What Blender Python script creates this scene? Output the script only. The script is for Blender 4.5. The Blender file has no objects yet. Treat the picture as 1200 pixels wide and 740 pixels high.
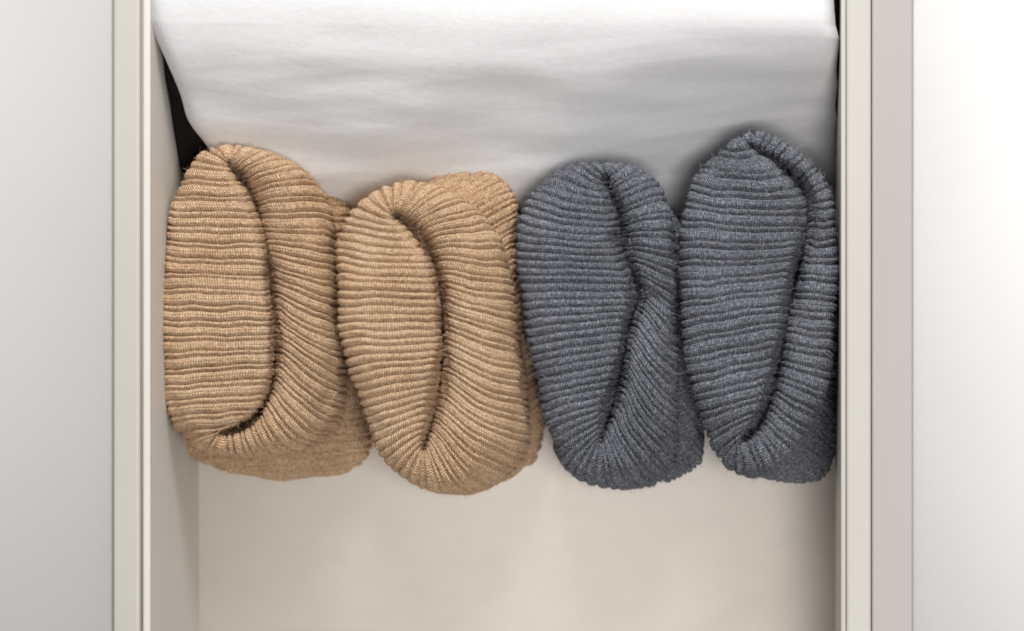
import bpy, math, random
import numpy as np
from mathutils import Vector

random.seed(5)
rng = np.random.default_rng(11)
SC = bpy.context.scene
COL = SC.collection

# ------------------------------------------------------------------ camera
PXM = 0.0004                       # metres per photo pixel at the height of the sock tops
ZREF, DIST = 0.080, 1.10           # reference height and camera distance above it
PCX, PCY = 891.0, 560.0            # foot point of the (shifted) lens, in photo pixels
CAMZ = ZREF + DIST
CAMX, CAMY = (PCX - 600) * PXM, (370 - PCY) * PXM
cam_d = bpy.data.cameras.new('camera')
cam = bpy.data.objects.new('camera', cam_d)
COL.objects.link(cam)
cam.location = (CAMX, CAMY, CAMZ)
cam.rotation_euler = (0, 0, 0)
cam_d.sensor_width = 36
cam_d.lens = 36 * DIST / (1200 * PXM)
cam_d.shift_x = (600 - PCX) / 1200
cam_d.shift_y = (PCY - 370) / 1200
cam_d.clip_start, cam_d.clip_end = 0.05, 20
cam_d.dof.use_dof = True
cam_d.dof.focus_distance = DIST + 0.004
cam_d.dof.aperture_fstop = 4.0
SC.camera = cam

# ------------------------------------------------------------------ light
SC.view_settings.view_transform = 'Standard'
SC.view_settings.look = 'None'
SC.view_settings.exposure = 0.12
SC.view_settings.gamma = 1.0
w = bpy.data.worlds.new('World'); SC.world = w; w.use_nodes = True
bg = w.node_tree.nodes['Background']
bg.inputs[0].default_value = (0.97, 0.97, 1.0, 1); bg.inputs[1].default_value = 0.25

def area(name, loc, target, size, power, color):
    l = bpy.data.lights.new(name, 'AREA'); l.shape = 'RECTANGLE'
    l.size, l.size_y = size; l.energy = power; l.color = color
    o = bpy.data.objects.new(name, l); COL.objects.link(o)
    o.location = loc
    o.rotation_euler = (Vector(target) - Vector(loc)).to_track_quat('-Z', 'Y').to_euler()
    return o
area('window_light', (0.06, 0.94, 0.84), (0, 0, 0.04), (0.42, 0.30), 15.2, (1.0, 0.985, 0.965))
area('fill_light', (0.34, -0.30, 1.30), (0, -0.05, 0.04), (0.50, 0.40), 9.0, (1.0, 0.97, 0.94))  # overhead fill added to brighten the drawer floor, not a seen lamp

# ------------------------------------------------------------------ helpers
def W(px, py, z):
    """photo pixel + height -> world x, y (arrays or scalars)"""
    k = (CAMZ - z) / DIST * PXM
    return CAMX + (px - PCX) * k, CAMY - (py - PCY) * k

def link_mesh(name, verts, faces, mat, parent=None, smooth=True, uv=None):
    me = bpy.data.meshes.new(name)
    verts = np.asarray(verts, dtype=np.float32); faces = np.asarray(faces, dtype=np.int32)
    nv, nf, k = len(verts), len(faces), faces.shape[1]
    me.vertices.add(nv); me.vertices.foreach_set('co', verts.ravel())
    me.loops.add(nf * k); me.loops.foreach_set('vertex_index', faces.ravel())
    me.polygons.add(nf)
    me.polygons.foreach_set('loop_start', np.arange(0, nf * k, k, dtype=np.int32))
    if smooth: me.polygons.foreach_set('use_smooth', np.ones(nf, dtype=bool))
    if uv is not None:
        l = me.uv_layers.new(name='UVMap')
        l.data.foreach_set('uv', np.asarray(uv, dtype=np.float32).ravel())
    me.update(calc_edges=True); me.validate()
    me.materials.append(mat)
    o = bpy.data.objects.new(name, me); COL.objects.link(o)
    if parent: o.parent = parent
    return o

def thing(name, label, cat, loc=(0, 0, 0), group=None):
    o = bpy.data.objects.new(name, None); COL.objects.link(o); o.location = loc
    o['label'] = label; o['category'] = cat
    if group: o['group'] = group
    o.empty_display_size = 0.02
    return o

def box(name, x0, x1, y0, y1, z0, z1, mat, parent=None, bevel=0.0012, origin=(0, 0, 0)):
    ox, oy, oz = origin
    v = [(x - ox, y - oy, z - oz) for z in (z0, z1) for y in (y0, y1) for x in (x0, x1)]
    f = [(0, 2, 3, 1), (4, 5, 7, 6), (0, 1, 5, 4), (2, 6, 7, 3), (0, 4, 6, 2), (1, 3, 7, 5)]
    o = link_mesh(name, v, f, mat, parent, smooth=False)
    if bevel:
        m = o.modifiers.new('bevel', 'BEVEL'); m.width = bevel; m.segments = 4; m.limit_method = 'NONE'
        for p in o.data.polygons: p.use_smooth = True
        wn = o.modifiers.new('wn', 'WEIGHTED_NORMAL'); wn.keep_sharp = False
    return o

def grid_faces(nu, nv, wrap=True):
    i = np.arange(nu if wrap else nu - 1)[:, None]; j = np.arange(nv - 1)[None, :]
    i2 = (i + 1) % nu
    a = i * nv + j; b = i2 * nv + j; c = i2 * nv + j + 1; d = i * nv + j + 1
    return np.stack([a, b, c, d], -1).reshape(-1, 4)

def noise(P, freq, seed, n=14):
    """smooth pseudo noise, sum of random sines; P (...,3)"""
    r = np.random.default_rng(seed)
    out = np.zeros(P.shape[:-1])
    for i in range(n):
        d = r.normal(size=3); d /= np.linalg.norm(d)
        out += np.sin((P @ d) * freq * r.uniform(0.55, 1.6) * 2 * np.pi + r.uniform(0, 7))
    return out / math.sqrt(n)

def periodic(keys, n, closed=True):
    """centripetal-ish Catmull-Rom through keys (K,D) -> (n,D) with the parameter even in outer arc"""
    K = np.asarray(keys, float); k = len(K); sub = 40
    pts = []
    for i in range(k if closed else k - 1):
        if closed: p0, p1, p2, p3 = K[(i - 1) % k], K[i], K[(i + 1) % k], K[(i + 2) % k]
        else: p0, p1, p2, p3 = K[max(i - 1, 0)], K[i], K[i + 1], K[min(i + 2, k - 1)]
        t = np.linspace(0, 1, sub, endpoint=False)[:, None]
        pts.append(0.5 * ((2 * p1) + (-p0 + p2) * t + (2 * p0 - 5 * p1 + 4 * p2 - p3) * t**2 + (-p0 + 3 * p1 - 3 * p2 + p3) * t**3))
    return np.concatenate(pts)

def blur_periodic(a, it):
    for _ in range(it):
        a = (np.roll(a, 1, 0) + 2 * a + np.roll(a, -1, 0)) / 4
    return a

# ------------------------------------------------------------------ materials
def new_mat(name):
    m = bpy.data.materials.new(name); m.use_nodes = True
    nt = m.node_tree; b = nt.nodes['Principled BSDF']
    return m, nt, b
def N(nt, t, **kw):
    n = nt.nodes.new(t)
    for k, v in kw.items(): setattr(n, k, v)
    return n
def mth(nt, op, a, b=None, c=None):
    n = nt.nodes.new('ShaderNodeMath'); n.operation = op
    for i, v in enumerate((a, b, c)):
        if v is None: continue
        if isinstance(v, (int, float)): n.inputs[i].default_value = v
        else: nt.links.new(v, n.inputs[i])
    return n.outputs[0]

def knit_mat(name, dark, mid, light, fleck, stitch=1.0, sheen=0.12):
    """melange yarn: uv.x counts photo-scale pixels across the ribs, uv.y along them"""
    m, nt, b = new_mat(name)
    L = nt.links.new
    uv = N(nt, 'ShaderNodeUVMap'); uv.uv_map = 'UVMap'
    tc = N(nt, 'ShaderNodeTexCoord')
    # slight wander so that stitch rows are not machine straight
    nz = N(nt, 'ShaderNodeTexNoise'); nz.inputs['Scale'].default_value = 170; nz.inputs['Detail'].default_value = 2
    L(tc.outputs['Object'], nz.inputs['Vector'])
    wob = mth(nt, 'MULTIPLY', mth(nt, 'SUBTRACT', nz.outputs['Fac'], 0.5), 3.2)
    sp = N(nt, 'ShaderNodeSeparateXYZ'); L(uv.outputs[0], sp.inputs[0])
    u = mth(nt, 'ADD', sp.outputs[0], wob); v = mth(nt, 'ADD', sp.outputs[1], wob)
    wale = mth(nt, 'ABSOLUTE', mth(nt, 'SUBTRACT', mth(nt, 'FRACT', mth(nt, 'DIVIDE', u, 3.1)), 0.5))  # 0..0.5
    rows = mth(nt, 'SINE', mth(nt, 'MULTIPLY', mth(nt, 'ADD', mth(nt, 'DIVIDE', v, 3.1), mth(nt, 'MULTIPLY', wale, 0.7)), 2 * math.pi))
    h = mth(nt, 'ADD', mth(nt, 'MULTIPLY', rows, 0.55), mth(nt, 'MULTIPLY', wale, -0.8))
    # yarn grain
    f1 = N(nt, 'ShaderNodeTexNoise'); f1.inputs['Scale'].default_value = 1500; f1.inputs['Detail'].default_value = 3; f1.inputs['Roughness'].default_value = 0.7
    L(tc.outputs['Object'], f1.inputs['Vector'])
    f2 = N(nt, 'ShaderNodeTexNoise'); f2.inputs['Scale'].default_value = 620; f2.inputs['Detail'].default_value = 3
    L(tc.outputs['Object'], f2.inputs['Vector'])
    f3 = N(nt, 'ShaderNodeTexNoise'); f3.inputs['Scale'].default_value = 28; f3.inputs['Detail'].default_value = 3
    L(tc.outputs['Object'], f3.inputs['Vector'])
    hh = mth(nt, 'ADD', h, mth(nt, 'MULTIPLY', f1.outputs['Fac'], 1.4))
    hh = mth(nt, 'ADD', hh, mth(nt, 'MULTIPLY', f2.outputs['Fac'], 1.2))
    bm = N(nt, 'ShaderNodeBump'); bm.inputs['Strength'].default_value = 1.0 * stitch
    bm.inputs['Distance'].default_value = 0.0008
    L(hh, bm.inputs['Height']); L(bm.outputs[0], b.inputs['Normal'])
    # colour: yarn flecks
    cr = N(nt, 'ShaderNodeValToRGB'); e = cr.color_ramp.elements
    e[0].position = 0.385; e[0].color = (*dark, 1); e[1].position = 0.615; e[1].color = (*light, 1)
    k = e.new(0.5); k.color = (*mid, 1)
    mpf = N(nt, 'ShaderNodeMapping'); mpf.inputs['Scale'].default_value = (0.20, 0.50, 1); L(uv.outputs[0], mpf.inputs[0])
    f4 = N(nt, 'ShaderNodeTexNoise'); f4.inputs['Scale'].default_value = 1.0; f4.inputs['Detail'].default_value = 2; L(mpf.outputs[0], f4.inputs['Vector'])
    mix = mth(nt, 'ADD', mth(nt, 'MULTIPLY', mth(nt, 'ADD', mth(nt, 'MULTIPLY', f1.outputs['Fac'], .5), mth(nt, 'MULTIPLY', f4.outputs['Fac'], .5)), fleck), mth(nt, 'MULTIPLY', f2.outputs['Fac'], (1 - fleck) * 0.6))
    old = mth(nt, 'ADD', mth(nt, 'MULTIPLY', f1.outputs['Fac'], fleck), mth(nt, 'MULTIPLY', f2.outputs['Fac'], (1 - fleck) * 0.6))
    mix = mth(nt, 'ADD', mix, mth(nt, 'MULTIPLY', f3.outputs['Fac'], (1 - fleck) * 0.4))
    L(mix, cr.inputs[0]); L(cr.outputs[0], b.inputs['Base Color'])
    b.inputs['Roughness'].default_value = 0.95
    b.inputs['Specular IOR Level'].default_value = 0.15
    b.inputs['Sheen Weight'].default_value = sheen
    b.inputs['Sheen Roughness'].default_value = 0.5
    b.inputs['Sheen Tint'].default_value = (*[min(1, c * 1.6 + 0.1) for c in light], 1)
    return m

def paint_mat(name, col, rough=0.5, grain=40, amt=0.06, bump=0.15, stretch=(1, 1, 1)):
    m, nt, b = new_mat(name); L = nt.links.new
    tc = N(nt, 'ShaderNodeTexCoord'); mp = N(nt, 'ShaderNodeMapping'); mp.inputs['Scale'].default_value = stretch
    L(tc.outputs['Object'], mp.inputs[0])
    n1 = N(nt, 'ShaderNodeTexNoise'); n1.inputs['Scale'].default_value = grain; n1.inputs['Detail'].default_value = 5
    L(mp.outputs[0], n1.inputs['Vector'])
    cr = N(nt, 'ShaderNodeValToRGB'); e = cr.color_ramp.elements
    e[0].position = 0.3; e[0].color = (*[c * (1 - amt) for c in col], 1)
    e[1].position = 0.7; e[1].color = (*[min(1, c * (1 + amt)) for c in col], 1)
    L(n1.outputs['Fac'], cr.inputs[0]); L(cr.outputs[0], b.inputs['Base Color'])
    n2 = N(nt, 'ShaderNodeTexNoise'); n2.inputs['Scale'].default_value = 900; n2.inputs['Detail'].default_value = 2
    L(mp.outputs[0], n2.inputs['Vector'])
    bm = N(nt, 'ShaderNodeBump'); bm.inputs['Strength'].default_value = bump; bm.inputs['Distance'].default_value = 0.0003
    L(n2.outputs['Fac'], bm.inputs['Height']); L(bm.outputs[0], b.inputs['Normal'])
    b.inputs['Roughness'].default_value = rough
    b.inputs['Specular IOR Level'].default_value = 0.3
    return m

def cloth_mat(name, col, sheen=0.1):
    m, nt, b = new_mat(name); L = nt.links.new
    uv = N(nt, 'ShaderNodeUVMap'); uv.uv_map = 'UVMap'
    tc = N(nt, 'ShaderNodeTexCoord')
    sp = N(nt, 'ShaderNodeSeparateXYZ'); L(uv.outputs[0], sp.inputs[0])
    a = mth(nt, 'SINE', mth(nt, 'MULTIPLY', sp.outputs[0], 2 * math.pi / 2.6))
    c = mth(nt, 'SINE', mth(nt, 'MULTIPLY', sp.outputs[1], 2 * math.pi / 2.3))
    mp = N(nt, 'ShaderNodeMapping'); mp.inputs['Scale'].default_value = (0.55, 1, 1); L(tc.outputs['Object'], mp.inputs[0])
    n1 = N(nt, 'ShaderNodeTexNoise'); n1.inputs['Scale'].default_value = 420; n1.inputs['Detail'].default_value = 4; L(mp.outputs[0], n1.inputs['Vector'])
    h = mth(nt, 'ADD', mth(nt, 'MULTIPLY', mth(nt, 'MULTIPLY', a, c), 0.25), mth(nt, 'MULTIPLY', n1.outputs['Fac'], 1.5))
    bm = N(nt, 'ShaderNodeBump'); bm.inputs['Strength'].default_value = 0.35; bm.inputs['Distance'].default_value = 0.0003
    L(h, bm.inputs['Height']); L(bm.outputs[0], b.inputs['Normal'])
    cr = N(nt, 'ShaderNodeValToRGB'); e = cr.color_ramp.elements
    e[0].position = 0.25; e[0].color = (*[x * 0.975 for x in col], 1); e[1].position = 0.7; e[1].color = (*[min(1, x * 1.03) for x in col], 1)
    L(n1.outputs['Fac'], cr.inputs[0]); L(cr.outputs[0], b.inputs['Base Color'])
    b.inputs['Roughness'].default_value = 0.9; b.inputs['Specular IOR Level'].default_value = 0.15
    b.inputs['Sheen Weight'].default_value = sheen
    return m

M_TAN = knit_mat('tan_knit', (0.44, 0.265, 0.14), (0.75, 0.487, 0.285), (0.93, 0.72, 0.51), 0.5)
M_GREY = knit_mat('grey_knit', (0.060, 0.062, 0.072), (0.172, 0.183, 0.215), (0.46, 0.48, 0.535), 0.62, 1.15)
M_RIM = paint_mat('cream_lacquer', (0.465, 0.452, 0.408), 0.45, 30, 0.03, 0.2, (1, 0.2, 1))
M_LIN = paint_mat('cream_lining', (0.60, 0.575, 0.53), 0.75, 30, 0.03, 0.2, (1, 0.2, 1))
M_RUN = paint_mat('greige_board', (0.385, 0.36, 0.342), 0.5, 30, 0.03, 0.2, (1, 0.2, 1))
M_BOT = paint_mat('greige_drawer_bottom', (0.86, 0.80, 0.735), 0.7, 60, 0.018, 0.35, (1, 1.6, 1))
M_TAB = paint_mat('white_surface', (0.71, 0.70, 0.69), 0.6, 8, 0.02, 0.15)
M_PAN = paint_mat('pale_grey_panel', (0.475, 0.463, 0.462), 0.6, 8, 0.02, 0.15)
M_WHITE = cloth_mat('white_cotton', (0.66, 0.66, 0.665))
M_SHADE = cloth_mat('shade_black', (0.007, 0.005, 0.0045), 0.0)  # near-black for the added filler, gap shade put into the colour

# ------------------------------------------------------------------ setting
TZ = -0.012

# ------------------------------------------------------------------ drawer
RZ = 0.096
xl0, _ = W(132, 0, RZ); xl1, _ = W(163.5, 0, RZ); xl2, _ = W(166, 0, RZ); xl3, _ = W(175, 0, RZ)
xr0, _ = W(983.5, 0, 0.0); xr1, _ = W(991, 0, RZ); xr2, _ = W(1021, 0, RZ)
xr0 = max(xr0, xr1 - 0.0006)
xq, _ = W(1069, 0, RZ - 0.006)
yf, yb = -0.26, 0.32
dr = thing('drawer', 'open cream drawer holding the rolled socks and the white shirt', 'drawer', ((xl0 + xr2) / 2, 0, TZ + 0.0))
O = tuple(dr.location)
box('side_panel', xl0, xl1, yf, yb, TZ + 0.001, RZ, M_RIM, dr, 0.0016, O)
box('side_lining', xl2, xl3, yf, yb, TZ + 0.001, RZ - 0.0012, M_LIN, dr, 0.0012, O)
box('groove_strip', xl1 - 0.0002, xl2 + 0.0002, yf + .001, yb - .001, TZ + 0.003, RZ - 0.0035, M_RUN, dr, 0, O)
box('side_panel', xr1 + 0.0003, xr2, yf, yb, TZ + 0.001, RZ, M_RIM, dr, 0.0014, O)
box('side_lining', xr1 - 0.0022, xr1 + 0.0002, yf + 0.0004, yb - 0.0004, TZ + 0.001, RZ - 0.0012, M_RIM, dr, 0.0009, O)
box('outer_rail', xr2 + 0.0003, xq, yf, yb, TZ + 0.001, RZ - 0.0014, M_RUN, dr, 0.0012, O)
box('bottom_panel', xl3 - 0.001, xr1 - 0.001, yf + 0.006, yb - 0.006, -0.008, 0.0, M_BOT, dr, 0, O)
box('front_panel', xl3 + 0.0003, xr1 - 0.0025, yf + 0.0005, yf + 0.012, TZ + 0.002, RZ - 0.002, M_RIM, dr, 0.0012, O)
box('back_panel', xl3 + 0.0003, xr1 - 0.0025, yb - 0.012, yb - 0.0005, TZ + 0.002, RZ - 0.002, M_RIM, dr, 0.0012, O)

CZ = 0.091
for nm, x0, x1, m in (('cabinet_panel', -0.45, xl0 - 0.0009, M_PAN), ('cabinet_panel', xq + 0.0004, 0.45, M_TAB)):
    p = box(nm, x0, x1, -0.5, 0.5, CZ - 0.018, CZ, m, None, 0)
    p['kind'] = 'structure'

# ------------------------------------------------------------------ knitted socks
def grid_normals(P, wrap=True):
    if wrap: du = np.roll(P, -1, 0) - np.roll(P, 1, 0)
    else: du = np.gradient(P, axis=0)
    dv = np.gradient(P, axis=1)
    n = np.cross(du, dv); l = np.linalg.norm(n, axis=-1, keepdims=True)
    return n / np.maximum(l, 1e-12)

def rib_profile(ph, style, seed):
    """ph in periods -> height 0 (groove) .. 1"""
    r = np.random.default_rng(seed)
    k = np.floor(ph).astype(int)
    wide = np.broadcast_to(style == 'wide' if isinstance(style, str) else style, ph.shape)
    tab1 = r.uniform(0.7, 1.0, 4096); tab2 = r.uniform(0.5, 1.0, 4096); off = r.uniform(-0.05, 0.05, 4096)
    f = ph - k
    kk = k % 4096; kn = (k + 1) % 4096
    g2 = np.where(wide, 0.36, 0.50); w0 = np.where(wide, 1.0, 1.15)
    g2v = g2 + off[kk]
    def groove(d, w=1.0): return 0.66 * np.exp(-(d / (0.068 * w0)) ** 2) + 0.34 * np.exp(-(d / (0.17 * w0)) ** 2)
    G = np.maximum(groove(f) * tab1[kk], groove(1 - f) * tab1[kn])
    G = np.maximum(G, groove(np.abs(f - g2v)) * tab2[kk])
    # gentle roundness of each band, and one faint extra wale in the wide band
    body = np.where(f < g2v, np.sin(np.pi * f / g2v), np.sin(np.pi * (f - g2v) / (1 - g2v)))
    lift = 0.30 * np.sqrt(np.clip(body, 0, 1))
    extra = wide * -0.14 * np.exp(-((f - 0.68) / 0.04) ** 2)
    return 0.85 * (1 - G) + lift + extra

def seg_profile(L, a, b, D, H, nv):
    """cross-section of one lip: horizontal run s (px) and drop z (px, <=0), resampled evenly. Arrays L,a,b,D over u."""
    pts_s, pts_z = [], []
    t = np.linspace(0, 1, 10)[None, :]
    Lc = L[:, None]; A = a[:, None]; B = b[:, None]; Dd = D[:, None]
    pts_s.append(np.zeros_like(Lc) - 0 * t); pts_z.append(-Dd + (Dd - A) * t)                       # up the slit wall
    th = np.linspace(0, math.pi / 2, 26)[None, 1:]
    pts_s.append(A * (1 - np.cos(th))); pts_z.append(-A + A * np.sin(th))
    tt = np.linspace(0, 1, 40)[None, 1:]
    pts_s.append(A + (Lc - A - B) * tt); pts_z.append(0 * tt + 0 * Lc)
    pts_s.append(Lc - B + B * np.sin(th)); pts_z.append(-B * 1.15 * (1 - np.cos(th)))
    t2 = np.linspace(0, 1, 12)[None, 1:]
    pts_s.append(Lc + 0 * t2); pts_z.append(-B * 1.15 - (H - 30 - B * 1.15) * t2)
    pts_s.append(Lc - 30 * (1 - np.cos(th))); pts_z.append(-(H - 30) - 30 * np.sin(th))
    S = np.concatenate([np.broadcast_to(q, (len(L), q.shape[1])) for q in pts_s], 1)
    Z = np.concatenate([np.broadcast_to(q, (len(L), q.shape[1])) for q in pts_z], 1)
    ds = np.sqrt(np.diff(S, axis=1) ** 2 + np.diff(Z, axis=1) ** 2)
    # favour the visible part: density weight falls off under the outer edge
    zm = (Z[:, 1:] + Z[:, :-1]) / 2; sm = (S[:, 1:] + S[:, :-1]) / 2
    wgt = np.where((sm > L[:, None] * 0.9) & (zm < -60), 0.45, 1.0)
    c = np.concatenate([np.zeros((len(L), 1)), np.cumsum(ds * wgt, 1)], 1)
    real = np.concatenate([np.zeros((len(L), 1)), np.cumsum(ds, 1)], 1)
    So = np.empty((len(L), nv)); Zo = np.empty((len(L), nv)); Ro = np.empty((len(L), nv))
    for i in range(len(L)):
        q = np.linspace(0, c[i, -1], nv)
        So[i] = np.interp(q, c[i], S[i]); Zo[i] = np.interp(q, c[i], Z[i]); Ro[i] = np.interp(q, c[i], real[i])
    return So, Zo, Ro

def make_cuff(parent, keys, mat, period, style, ztop, seed, lip=20, edge=42, depth=60, H=150, amp=2.6,
              wid=2.2, tip_drop=22, nu=1700, nv=112, dents=()):
    K = np.asarray(keys, float)
    C = periodic(K[:, :4], 0)
    curl = periodic(np.stack([K[:, 4], K[:, 4]], 1), 0)[:, 0]
    wv = periodic(np.stack([K[:, 5], K[:, 5]], 1), 0)[:, 0]
    M = (C[:, 0:2] * 0.45 + C[:, 2:4] * 0.55)
    seg = np.linalg.norm(np.roll(M, -1, 0) - M, axis=1)
    cum = np.concatenate([[0], np.cumsum(seg)]); tot = cum[-1]
    nper = round(tot / period)
    q = np.arange(nu) / nu * tot
    def rs(a): return np.interp(q, cum, np.concatenate([a, a[:1]]))
    s = np.stack([rs(C[:, 0]), rs(C[:, 1])], 1); o = np.stack([rs(C[:, 2]), rs(C[:, 3])], 1)
    s = blur_periodic(s, 10); o = blur_periodic(o, 25)
    cu = rs(curl); ww = rs(wv)
    ph = np.arange(nu) / nu * nper
    d = o - s; L = np.linalg.norm(d, axis=1); dn = d / L[:, None]
    perp = np.stack([dn[:, 1], -dn[:, 0]], 1)
    # slit mouth: the two lips stand a little apart
    s0 = s.copy(); s = s + dn * (wid * ww)[:, None]
    d = o - s; L = np.linalg.norm(d, axis=1)
    m = (s + o) / 2 + perp * cu[:, None]
    a = np.minimum(lip, 0.40 * L); b = np.minimum(edge, 0.52 * L)
    rside = blur_periodic((np.arange(nu) > int(np.argmax(s0[:, 1]))).astype(float), 3000)
    a = a * (1 - rside) + np.minimum(lip * 2.0, 0.40 * L) * rside
    b = b * (1 - rside) + np.minimum(edge * 1.7, 0.585 * L) * rside
    D = np.full(nu, float(depth))
    S, Z, R = seg_profile(L, a, b, D, H, nv)
    f = S / L[:, None]
    X = (1 - f)**2 * s[:, None, 0] + 2 * f * (1 - f) * m[:, None, 0] + f**2 * o[:, None, 0]
    Y = (1 - f)**2 * s[:, None, 1] + 2 * f * (1 - f) * m[:, None, 1] + f**2 * o[:, None, 1]
    nb = int(np.argmax(s0[:, 1])); opp = np.empty_like(s0)
    Ls, Rs = s0[:nb + 1], np.concatenate([s0[nb:], s0[:1]])
    for i in range(nu):
        T = Rs if i <= nb else Ls
        opp[i] = T[np.argmin(((T - s0[i]) ** 2).sum(1))]
    tgt = (s0 + opp) / 2
    # inside the slit the walls lean together so that no gap opens
    inside = (S < 1e-3) & (Z < 0)
    k = np.clip((-Z - a[:, None] * 0.8) / 42.0, 0, 1)
    bx = s[:, 0] - tgt[:, 0]; by = s[:, 1] - tgt[:, 1]
    X = np.where(inside, X - bx[:, None] * k * 1.05, X); Y = np.where(inside, Y - by[:, None] * k * 1.05, Y)
    # the bundle sags towards its two ends
    cy = (K[:, 3].min() + K[:, 3].max()) / 2; hy = (K[:, 3].max() - K[:, 3].min()) / 2
    rel = np.clip(np.abs(Y - cy) / hy, 0, 1)
    Zp = Z - tip_drop * rel ** 2.6
    for (dx, dy, sx, sy, dd) in dents:
        Zp = Zp - dd * np.exp(-((X - dx) / sx) ** 2 - ((Y - dy) / sy) ** 2) * (S > 0)
    Zp = np.maximum(Zp, -ztop / PXM + 6 + 3 * f)
    z = ztop + Zp * PXM
    x, y = W(X, Y, np.minimum(z, 9))
    # below the widest line keep walls plumb instead of fanning with the projection
    zr = np.full_like(z, ztop - 0.012)
    xo, yo = W(X, Y, zr)
    low = np.clip((ztop - 0.012 - z) / 0.01, 0, 1) * (S > L[:, None] * 0.5)
    x = x * (1 - low) + xo * low; y = y * (1 - low) + yo * low
    P = np.stack([x, y, z], -1)
    # soft lumps
    n = grid_normals(P)
    if n[:, nv // 2, 2].mean() < 0: n = -n; flip = True
    else: flip = False
    Ppx = P / PXM
    P = P + n * (noise(Ppx, 1 / 95, seed) * 1.7 + noise(Ppx, 1 / 38, seed + 1) * 0.7)[..., None] * PXM
    # ribs
    spacing = np.linalg.norm(np.roll(P, -1, 0) - np.roll(P, 1, 0), axis=-1) / 2 * (nu / nper) / PXM   # px per period
    A = np.minimum(amp, 0.38 * spacing)
    wob = noise(Ppx, 1 / 70, seed + 2) * 0.06 + noise(Ppx, 1 / 20, seed + 3) * 0.014
    phv = ph[:, None] + wob
    sty = style
    if style == 'fine': sty = np.broadcast_to(((np.floor(ph) + 0.5) / nper * nu > nb)[:, None], phv.shape)
    hgt = rib_profile(phv, sty, seed)
    A = A * (0.85 + 0.3 * noise(Ppx, 1 / 50, seed + 4) * 0.5)
    A = A * (0.6 + 0.4 * np.clip(S / np.maximum(a[:, None], 1), 0, 1)) * (1 - 0.25 * np.clip((f - 0.8) / 0.2, 0, 1))
    fz = noise(Ppx, 1 / 7, seed + 5) * 0.16 + noise(Ppx, 1 / 3.6, seed + 6) * 0.10
    n = grid_normals(P) * (-1 if flip else 1)
    P = P + n * ((hgt - 1) * A + fz)[..., None] * PXM
    # uv in px: across ribs / along
    U = (ph * period)[:, None] + 0 * R
    faces = grid_faces(nu, nv)
    ui = np.arange(nu)
    Uf = np.concatenate([U, U[:1] + 0], 0); Uf[-1] = nper * period
    i = np.arange(nu)[:, None]; j = np.arange(nv - 1)[None, :]
    def uvg(ii, jj, raw): return np.stack([Uf[ii, jj], R[raw, jj]], -1)
    i2 = (i + 1) % nu
    uv = np.stack([uvg(i, j, i), uvg(i + 1, j, i2), uvg(i + 1, j + 1, i2), uvg(i, j + 1, i)], 2).reshape(-1, 4, 2)
    if flip: faces = faces[:, ::-1]; uv = uv[:, ::-1]
    V = P.reshape(-1, 3) - np.array(parent.location)
    ob = link_mesh('cuff', V, faces, mat, parent, True, uv)
    return P, grid_normals(P) * (-1 if flip else 1)

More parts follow.
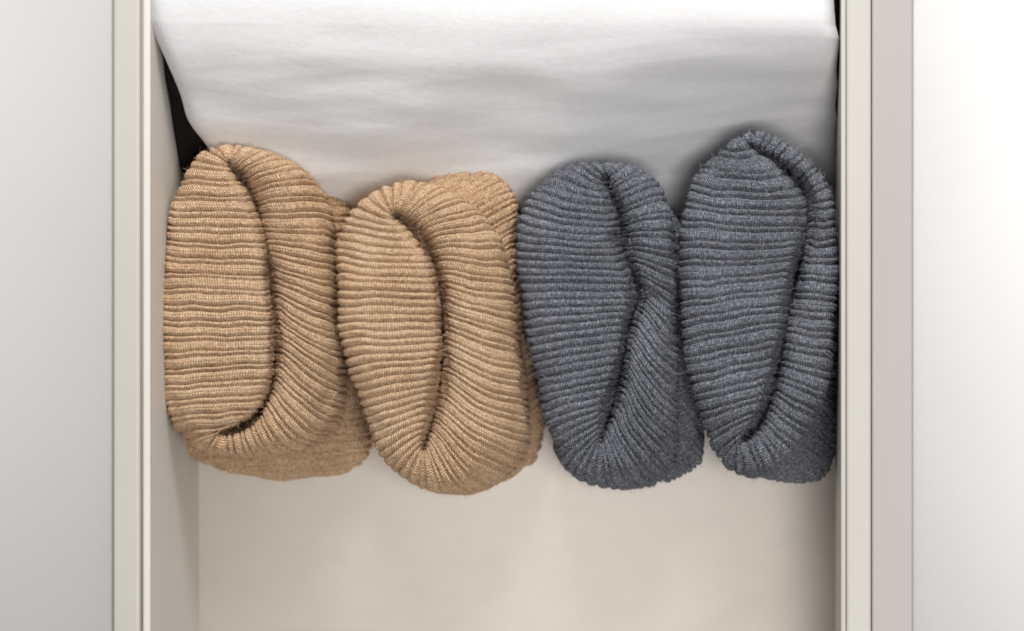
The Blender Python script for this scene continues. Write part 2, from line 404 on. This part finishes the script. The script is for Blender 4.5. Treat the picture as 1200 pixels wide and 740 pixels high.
def make_pillow(name, parent, outline, centre, mat, period, style, angle, z_mid, ht, hb, seed, amp=4.2, nu=720, nv=150, zfloor=0.0006, bend=0.0, tilt=0.0):
    C = periodic(np.asarray(outline, float), 0)
    seg = np.linalg.norm(np.roll(C, -1, 0) - C, axis=1); cum = np.concatenate([[0], np.cumsum(seg)])
    q = np.arange(nu) / nu * cum[-1]
    o = np.stack([np.interp(q, cum, np.concatenate([C[:, k], C[:1, k]])) for k in (0, 1)], 1)
    o = blur_periodic(o, 30)
    c = np.array(centre, float)
    ang = np.linspace(math.pi / 2 * 0.985, -math.pi / 2 * 0.8, nv)
    rr = np.sign(np.cos(ang)) * np.abs(np.cos(ang)) ** 0.62
    zz = np.sign(np.sin(ang)) * np.abs(np.sin(ang)) ** 0.85
    X = c[0] + (o[:, None, 0] - c[0]) * rr[None]; Y = c[1] + (o[:, None, 1] - c[1]) * rr[None]
    z = z_mid + np.where(zz > 0, zz * ht, zz * hb)[None] + 0 * X
    drop = tilt * np.clip((Y - 240) / 200, 0, 1); drop = drop * drop / max(tilt, 1e-6) * 0.4 + drop * 0.6
    z = z - drop
    x, y = W(X, Y, z_mid - drop); P = np.stack([x, y, z], -1)
    n = grid_normals(P); flip = n[:, nv // 5, 2].mean() < 0
    if flip: n = -n
    Ppx = P / PXM
    P = P + n * (noise(Ppx, 1 / 80, seed) * 2.2 + noise(Ppx, 1 / 30, seed + 1) * 0.8)[..., None] * PXM
    ca, sa = math.cos(angle), math.sin(angle)
    across = Ppx[..., 0] * -sa + Ppx[..., 1] * ca; along = Ppx[..., 0] * ca + Ppx[..., 1] * sa
    across = across + bend * (along - along.mean()) ** 2 + 0.15 * Ppx[..., 2]
    ph = across / period + 500 + noise(Ppx, 1 / 70, seed + 2) * 0.12 + noise(Ppx, 1 / 18, seed + 3) * 0.015
    hgt = rib_profile(ph, style, seed)
    n = grid_normals(P) * (-1 if flip else 1)
    fz = noise(Ppx, 1 / 7, seed + 5) * 0.16 + noise(Ppx, 1 / 3.6, seed + 6) * 0.10
    P = P + n * ((hgt - 1) * amp + fz)[..., None] * PXM
    P[..., 2] = np.maximum(P[..., 2], zfloor)
    faces = grid_faces(nu, nv)
    i = np.arange(nu)[:, None]; j = np.arange(nv - 1)[None, :]; i2 = (i + 1) % nu
    def uvg(ii, jj): return np.stack([across[ii, jj], along[ii, jj]], -1)
    uv = np.stack([uvg(i, j), uvg(i2, j), uvg(i2, j + 1), uvg(i, j + 1)], 2).reshape(-1, 4, 2)
    if flip: faces = faces[:, ::-1]; uv = uv[:, ::-1]
    link_mesh(name, P.reshape(-1, 3) - np.array(parent.location), faces, mat, parent, True, uv)
    return P, grid_normals(P) * (-1 if flip else 1)

def make_fuzz(parent, PN, mat, count, seed, length=0.0022, rad=0.000045):
    r = np.random.default_rng(seed)
    P = np.concatenate([p.reshape(-1, 3) for p, n in PN]); Nn = np.concatenate([n.reshape(-1, 3) for p, n in PN])
    ok = (P[:, 2] > 0.012) & (Nn[:, 2] > -0.3)
    P, Nn = P[ok], Nn[ok]
    idx = r.integers(0, len(P), count); p = P[idx]; n = Nn[idx]
    t = np.cross(n, r.normal(size=(count, 3))); t /= np.linalg.norm(t, axis=1, keepdims=True)
    b = np.cross(n, t)
    ln = (length * r.gamma(3.0, 0.33, count))[:, None]
    c1, c2, c3 = r.normal(0, 0.5, (3, count, 1))
    pts = []
    for k in range(5):
        f = k / 4
        pts.append(p + ln * (n * (0.55 * math.sin(f * 2.2)) + t * f * 0.9 + b * (c1 * math.sin(f * 3.0) * 0.5 + c2 * f * f * 0.6)))
    pts = np.stack(pts, 1)                                   # count,5,3
    side = np.cross(t, n) * rad
    wd = np.array([1, 1, .9, .7, .25])[None, :, None]
    Lf = pts - side[:, None] * wd; Rt = pts + side[:, None] * wd
    V = np.stack([Lf, Rt], 2).reshape(-1, 3)
    base = (np.arange(count) * 10)[:, None] + (np.arange(4) * 2)[None]
    F = np.stack([base, base + 1, base + 3, base + 2], -1).reshape(-1, 4)
    o = link_mesh('fuzz', V - np.array(parent.location), F, mat, parent, True)
    o['kind'] = 'stuff'
    return o

def fuzz_mat(name, col):
    m, nt, b = new_mat(name); b.inputs['Base Color'].default_value = (*col, 1)
    b.inputs['Roughness'].default_value = 0.8; b.inputs['Specular IOR Level'].default_value = 0.2
    return m
F_TAN = fuzz_mat('tan_fibre', (0.66, 0.46, 0.29)); F_GREY = fuzz_mat('grey_fibre', (0.30, 0.31, 0.34))

def kk(rows):   # (sx, sy, ox, oy[, curl[, width]])
    return [tuple(r) + (0.0, 1.0)[len(r) - 4:] for r in rows]

# keys go anticlockwise as seen in the photo: top tip, down the left lip, bottom tip, up the right lip
A = kk([(266,190,252,171,0,.5),(267,193,234,181,0,.6),(276,206,216,203),(291,228,203,226),(302,258,195,254),(309,295,191,290),(314,335,189,333),
 (318,380,188,380),(319,420,189,428),(315,455,191,463),(303,480,196,490),(286,494,206,508),(270,501,220,520,0,.7),(256,505,240,528,0,.4),
 (262,508,264,534,0,.5),(282,503,292,537,-4,.6),(300,492,326,533,-7),(314,471,358,518,-9),(322,448,381,495,-9),(325,420,391,465,-8),
 (325,385,392,424,-6),(321,345,389,374,-4),(317,305,385,322,-2),(312,272,381,277),(304,245,377,240,3),(294,222,363,208,5),(284,205,336,186,5),(274,196,304,174,3,.7),(269,190,274,169,0,.5)])
B = kk([(463,249,470,213,0,.4),(460,252,441,219,0,.4),(462,257,418,236,4,.4),(475,268,402,255,6,.6),(490,287,395,275,6),(503,307,391,297,4),
 (509,328,391,322,2),(513,352,392,350),(515,378,395,380),(516,404,400,410),(513,424,408,438,-2),(510,444,416,462,-2),(504,468,425,490,-2),(499,493,436,518,-2),(495,512,450,545,0,.6),(494,524,469,563,0,.5),
 (497,528,495,576,0,.4),(500,524,524,581,-3,.5),(504,513,553,577,-8,.7),(509,502,579,565,-13),(514,488,600,546,-17),(518,470,612,520,-17),(521,448,613,490,-14),
 (522,422,609,456,-10),(522,388,604,416,-7),(520,350,600,371,-4),(514,315,594,327,-1),(507,291,585,289,2),(498,276,573,260,3),(489,265,556,239,3,.8),(479,257,534,223,2,.6),(470,251,503,214,0,.5)])
C = kk([(709,205,703,188,0,.6),(707,212,675,191,0,.8),(709,222,650,200,3),(713,236,631,213,6),(718,252,616,231,8),(722,268,608,252,8),(721,282,604,272,6,1.5),
 (724,295,604,290,3),(731,312,605,309,0),(739,330,607,328,0,1.2),(742,346,609,348,0,2.2),(736,363,612,370),(731,381,616,394),(727,402,621,418),(723,424,627,442),(718,446,632,465),
 (712,468,638,488),(706,488,647,513,0,.8),(703,504,657,541,0,.6),(701,514,676,562,0,.5),(704,521,700,571,0,.4),(709,514,727,574,-3,.6),(713,502,753,571,-7,.8),(719,488,774,562,-10),
 (726,465,788,545,-12),(732,438,793,516,-10),(737,408,793,476,-7),(742,384,792,437,-4),(751,356,791,401,-2,1.3),(751,338,791,366,0,1.2),(741,309,791,330,2),(735,287,790,295,4,2.2),
 (734,267,788,262,5),(729,248,782,235,5),(723,232,770,213,4),(717,218,752,198,2,.8),(711,207,728,190,0,.6)])
D = kk([(880,168,880,158,0,.5),(876,170,862,165,0,.5),(886,178,845,177,3),(906,191,830,190,8),(926,212,817,206,12),(940,236,808,226,12,1.2),
 (940,262,800,252,9,1.8),(938,282,797,280,6),(933,304,798,310,3),(927,327,799,338,1),(922,348,800,364),(918,369,801,388),(914,390,803,410,-1),(910,410,806,432,-1),
 (906,430,810,452,-1),(901,449,815,472),(895,468,822,493),(886,488,831,513),(874,506,843,534,0,.7),(866,513,857,551,0,.5),(868,518,878,559,0,.4),(880,513,902,556,-3,.6),
 (891,505,925,542,-5,.8),(901,490,943,520,-6),(909,468,957,492,-6),(915,445,967,460,-5),(920,418,974,430,-4),(925,390,977,398,-2),(931,360,979,365),(938,328,980,330),
 (946,298,980,297,0,1.2),(953,268,979,265,0,1.6),(953,243,976,240,1,1.3),(950,224,968,216),(939,207,955,196),(922,192,938,178),(904,181,918,166),(890,172,898,159,0,.7)])

GR_T, GR_G = 'tan rolled socks in the drawer', 'grey rolled socks in the drawer'
def centre(K): return (*W(np.mean([k[2] for k in K]), np.mean([k[3] for k in K]), 0.0), 0.0)

tA = thing('rolled_sock', 'tan ribbed sock roll against the left drawer side, its crease hooked leftwards at the bottom', 'sock', centre(A), GR_T)
tB = thing('rolled_sock', 'tan ribbed sock roll beside the grey ones, fine ribs fanning round a curved crease', 'sock', centre(B), GR_T)
tC = thing('rolled_sock', 'grey ribbed sock roll next to the tan ones, its crease pinched in a zigzag', 'sock', centre(C), GR_G)
tD = thing('rolled_sock', 'grey ribbed sock roll against the right drawer side, broad ribs and a narrow right lip', 'sock', centre(D), GR_G)

pA = make_cuff(tA, A, M_TAN, 18.5, 'wide', 0.080, 101, dents=[(350, 330, 16, 60, -4), (250, 300, 30, 60, 3), (352, 440, 20, 20, 4)], lip=15, edge=34, amp=7.4, wid=2.1, tip_drop=24)
pB = make_cuff(tB, B, M_TAN, 18.5, 'fine', 0.081, 202, dents=[(545, 330, 18, 50, -5), (430, 300, 24, 40, 3), (585, 430, 18, 60, 6)], lip=16, edge=46, amp=6.8, tip_drop=28, wid=3.0)
DC = [(766, 349, 30, 13, 13), (735, 288, 15, 14, 8), (765, 296, 26, 22, -7), (668, 250, 40, 60, -4), (762, 405, 24, 30, -5), (700, 390, 40, 26, 3)]
pC = make_cuff(tC, C, M_GREY, 19.0, 'fine', 0.080, 303, dents=DC, lip=14, edge=40, amp=6.8, tip_drop=28, wid=3.0)
pD = make_cuff(tD, D, M_GREY, 21.5, 'wide', 0.082, 404, dents=[(945, 262, 14, 16, 8), (870, 215, 40, 20, -4), (850, 330, 30, 50, 3)], lip=14, edge=34, amp=7.6, tip_drop=22, wid=2.2)

qA = make_pillow('folded_leg', tA, [(352,200),(385,208),(405,228),(411,255),(404,300),(402,350),(408,410),(424,460),(433,505),(424,538),(392,556),(345,563),(290,559),(240,545),(208,520),(196,485),(240,380),(270,270),(310,215)],
   (325, 400), M_TAN, 18, 'wide', math.radians(2), 0.032, 0.012, 0.032, 111, tilt=0.012)
qB = make_pillow('folded_leg', tB, [(505,212),(540,201),(575,203),(600,220),(607,252),(605,300),(609,350),(619,400),(631,450),(638,490),(633,525),(612,552),(575,568),(520,560),(460,520),(440,400),(450,270)],
   (540, 390), M_TAN, 16, 'wide', math.radians(28), 0.045, 0.013, 0.045, 222, tilt=0.030)
qC = make_pillow('folded_leg', tC, [(700,215),(760,215),(790,250),(801,320),(812,400),(821,460),(827,515),(818,548),(785,563),(740,567),(690,564),(650,530),(640,400),(650,280)],
   (725, 400), M_GREY, 17, 'wide', math.radians(-60), 0.026, 0.020, 0.026, 333)
qD = make_pillow('folded_leg', tD, [(900,190),(950,200),(976,240),(979,320),(979,400),(979,480),(979,530),(966,558),(932,567),(890,562),(850,535),(835,400),(840,280)],
   (905, 390), M_GREY, 17, 'wide', math.radians(-50), 0.026, 0.020, 0.026, 444)
for t, pn, m, s in ((tA, (pA, qA), F_TAN, 1), (tB, (pB, qB), F_TAN, 2), (tC, (pC, qC), F_GREY, 3), (tD, (pD, qD), F_GREY, 4)):
    make_fuzz(t, pn, m, 9000, s)

# ------------------------------------------------------------------ white folded shirt behind the socks
def make_shirt():
    zt = 0.100
    c = W(575, -150, 0.0)
    t = thing('folded_shirt', 'white cotton shirt folded into a soft stack behind the four sock rolls', 'shirt', (c[0], c[1], 0.0))
    nu, nv = 520, 420
    u = np.linspace(0, 1, nu)[:, None]; v = np.linspace(0, 1, nv)[None, :]
    # front edge profile: flat top, then a long soft roll down to the drawer bottom
    yp = np.array([-560, -420, -200, -60, 20, 80, 130, 170, 200, 220, 232, 236, 232, 215], float)
    zp = np.array([.090, .0985, .1005, .1000, .0975, .0880, .0730, .0590, .0480, .0410, .0350, .0280, .0170, .0050])
    d = np.concatenate([[0], np.cumsum(np.hypot(np.diff(yp) * PXM, np.diff(zp)))]); d /= d[-1]
    vv = v[0] ** 0.8
    from numpy import interp
    Yp = interp(vv, d, yp); Zp = interp(vv, d, zp)
    ker = np.hanning(45)[1:-1]; ker /= ker.sum()
    Yp = np.convolve(np.pad(Yp, 21, mode='edge'), ker, 'valid'); Zp = np.convolve(np.pad(Zp, 21, mode='edge'), ker, 'valid')
    # side outlines in photo px by row
    yy = np.array([-600, 0, 25, 60, 110, 150, 175, 200, 240]); xl = np.array([171, 171, 175, 188, 207, 223, 238, 262, 285])
    yr = np.array([-600, 0, 30, 45, 75, 100, 180, 240]); xr = np.array([976, 978, 979, 983, 981, 982, 984, 984])
    XL = interp(Yp, yy, xl); XR = interp(Yp, yr, xr)
    U = u * 2 - 1
    e = np.sign(U) * (1 - (1 - np.abs(U)) ** 1.0)
    # bulge: sides drop away over the last few px
    s = (e + 1) / 2
    X = XL[None] + (XR - XL)[None] * s
    Z = np.broadcast_to(Zp[None], X.shape).copy()
    dl = X - XL[None]; drr = XR[None] - X
    Z -= 0.008 * np.exp(-dl / 6.0) + 0.008 * np.exp(-drr / 6.0)
    # right front corner sits lower, the left one is propped up
    Y = np.broadcast_to(Yp[None], X.shape).copy()
    cx_ = np.clip((X - 540) / 440, 0, 1); cy_ = np.clip((Y - 20) / 190, 0, 1)
    cr = cx_ * cx_ * (3 - 2 * cx_) * cy_ * cy_ * (3 - 2 * cy_)
    Z -= 0.040 * cr ** 1.1
    x, y = W(X, Y, Z)
    low = np.clip((0.07 - Z) / 0.02, 0, 1)
    xo, yo = W(X, Y, 0.07); x = x * (1 - low) + xo * low; y = y * (1 - low) + yo * low
    P = np.stack([x, y, Z], -1)
    Q = P / PXM
    Qs = Q * np.array([0.35, 1.0, 1.0])
    w_ = noise(Qs, 1 / 75, 71) * 1.5 + noise(Qs, 1 / 36, 72) * 0.32 + noise(Q * np.array([.25, 1, 1]), 1 / 15, 73) * 0.07
    w_ += noise(Q, 1 / 200, 74) * 2.5
    n = grid_normals(P, False); 
    if n[..., 2].mean() < 0: n = -n; flip = True
    else: flip = False
    fr = np.clip((Y - 0) / 110, 0.25, 1)
    P = P + n * (w_ * fr)[..., None] * PXM
    # side walls: extend strips down
    for side in (0, 1):
        pass
    left = P[0:1]; right = P[-1:]
    cols = []
    K = 26
    for k in range(K, 0, -1):
        f = k / K; q = left.copy(); zt_ = left[..., 2]
        lay = 0.0018 * math.sin(f * 3.14159 * 7) * 1.0
        q[..., 2] = zt_ * (1 - f) + 0.002 * f; q[..., 0] += 0.030 * f - abs(lay) * 0.5
        cols.append(q)
    colr = []
    for k in range(1, K + 1):
        f = k / K; q = right.copy()
        lay = 0.0018 * math.sin(f * 3.14159 * 7)
        q[..., 2] = right[..., 2] * (1 - f) + 0.002 * f; q[..., 0] -= 0.020 * f - abs(lay) * 0.4
        colr.append(q)
    P = np.concatenate(cols + [P] + colr, 0)
    P[..., 2] = np.maximum(P[..., 2], 0.0006)
    faces = grid_faces(P.shape[0], nv, False)
    A_ = np.cumsum(np.concatenate([[0], np.hypot(np.diff(P[:, 200, 0]), np.diff(P[:, 200, 2]))])) / PXM
    B_ = np.cumsum(np.concatenate([[0], np.hypot(np.diff(P[100, :, 1]), np.diff(P[100, :, 2]))])) / PXM
    uvv = np.stack(np.broadcast_arrays(A_[:, None], B_[None, :]), -1).reshape(-1, 2)
    uv = uvv[faces]
    if flip: faces = faces[:, ::-1]; uv = uv[:, ::-1]
    o = link_mesh('top_layer', P.reshape(-1, 3) - np.array(t.location), faces, M_WHITE, t, True, uv)
    return t
make_shirt()

# black filler added under the white shirt, standing in for shade in the side gaps
def make_filler():
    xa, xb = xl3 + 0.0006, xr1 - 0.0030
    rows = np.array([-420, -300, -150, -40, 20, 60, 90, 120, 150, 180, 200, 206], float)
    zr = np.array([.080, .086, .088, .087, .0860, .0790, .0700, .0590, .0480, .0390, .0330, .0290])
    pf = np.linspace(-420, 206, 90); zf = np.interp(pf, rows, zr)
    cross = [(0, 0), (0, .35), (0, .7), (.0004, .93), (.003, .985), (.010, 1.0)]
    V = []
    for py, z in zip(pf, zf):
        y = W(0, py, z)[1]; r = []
        up = np.interp(py, [-420, 30, 100, 150, 200, 206], [0, .000, .006, .011, .012, .011])  # edge raised along the left wall to shape the shade boundary
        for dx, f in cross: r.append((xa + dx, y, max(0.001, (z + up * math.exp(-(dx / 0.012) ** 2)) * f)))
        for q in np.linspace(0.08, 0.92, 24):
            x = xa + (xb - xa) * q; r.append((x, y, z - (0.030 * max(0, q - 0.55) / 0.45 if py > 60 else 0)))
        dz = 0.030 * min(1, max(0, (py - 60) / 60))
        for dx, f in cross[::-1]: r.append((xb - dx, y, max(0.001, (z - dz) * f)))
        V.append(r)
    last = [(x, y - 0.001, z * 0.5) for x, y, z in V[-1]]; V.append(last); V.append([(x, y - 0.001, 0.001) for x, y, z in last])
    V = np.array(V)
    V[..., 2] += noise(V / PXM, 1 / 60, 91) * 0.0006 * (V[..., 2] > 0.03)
    o = link_mesh('shade_filler', V.reshape(-1, 3), grid_faces(V.shape[0], V.shape[1], False)[:, ::-1], M_SHADE, None, True)
    o['label'] = 'added black filler standing in for shade in the gaps beside the white shirt'; o['category'] = 'garment'
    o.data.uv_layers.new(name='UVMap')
make_filler()

# render settings
SC.render.engine = 'CYCLES'
SC.cycles.max_bounces = 8
SC.cycles.diffuse_bounces = 5
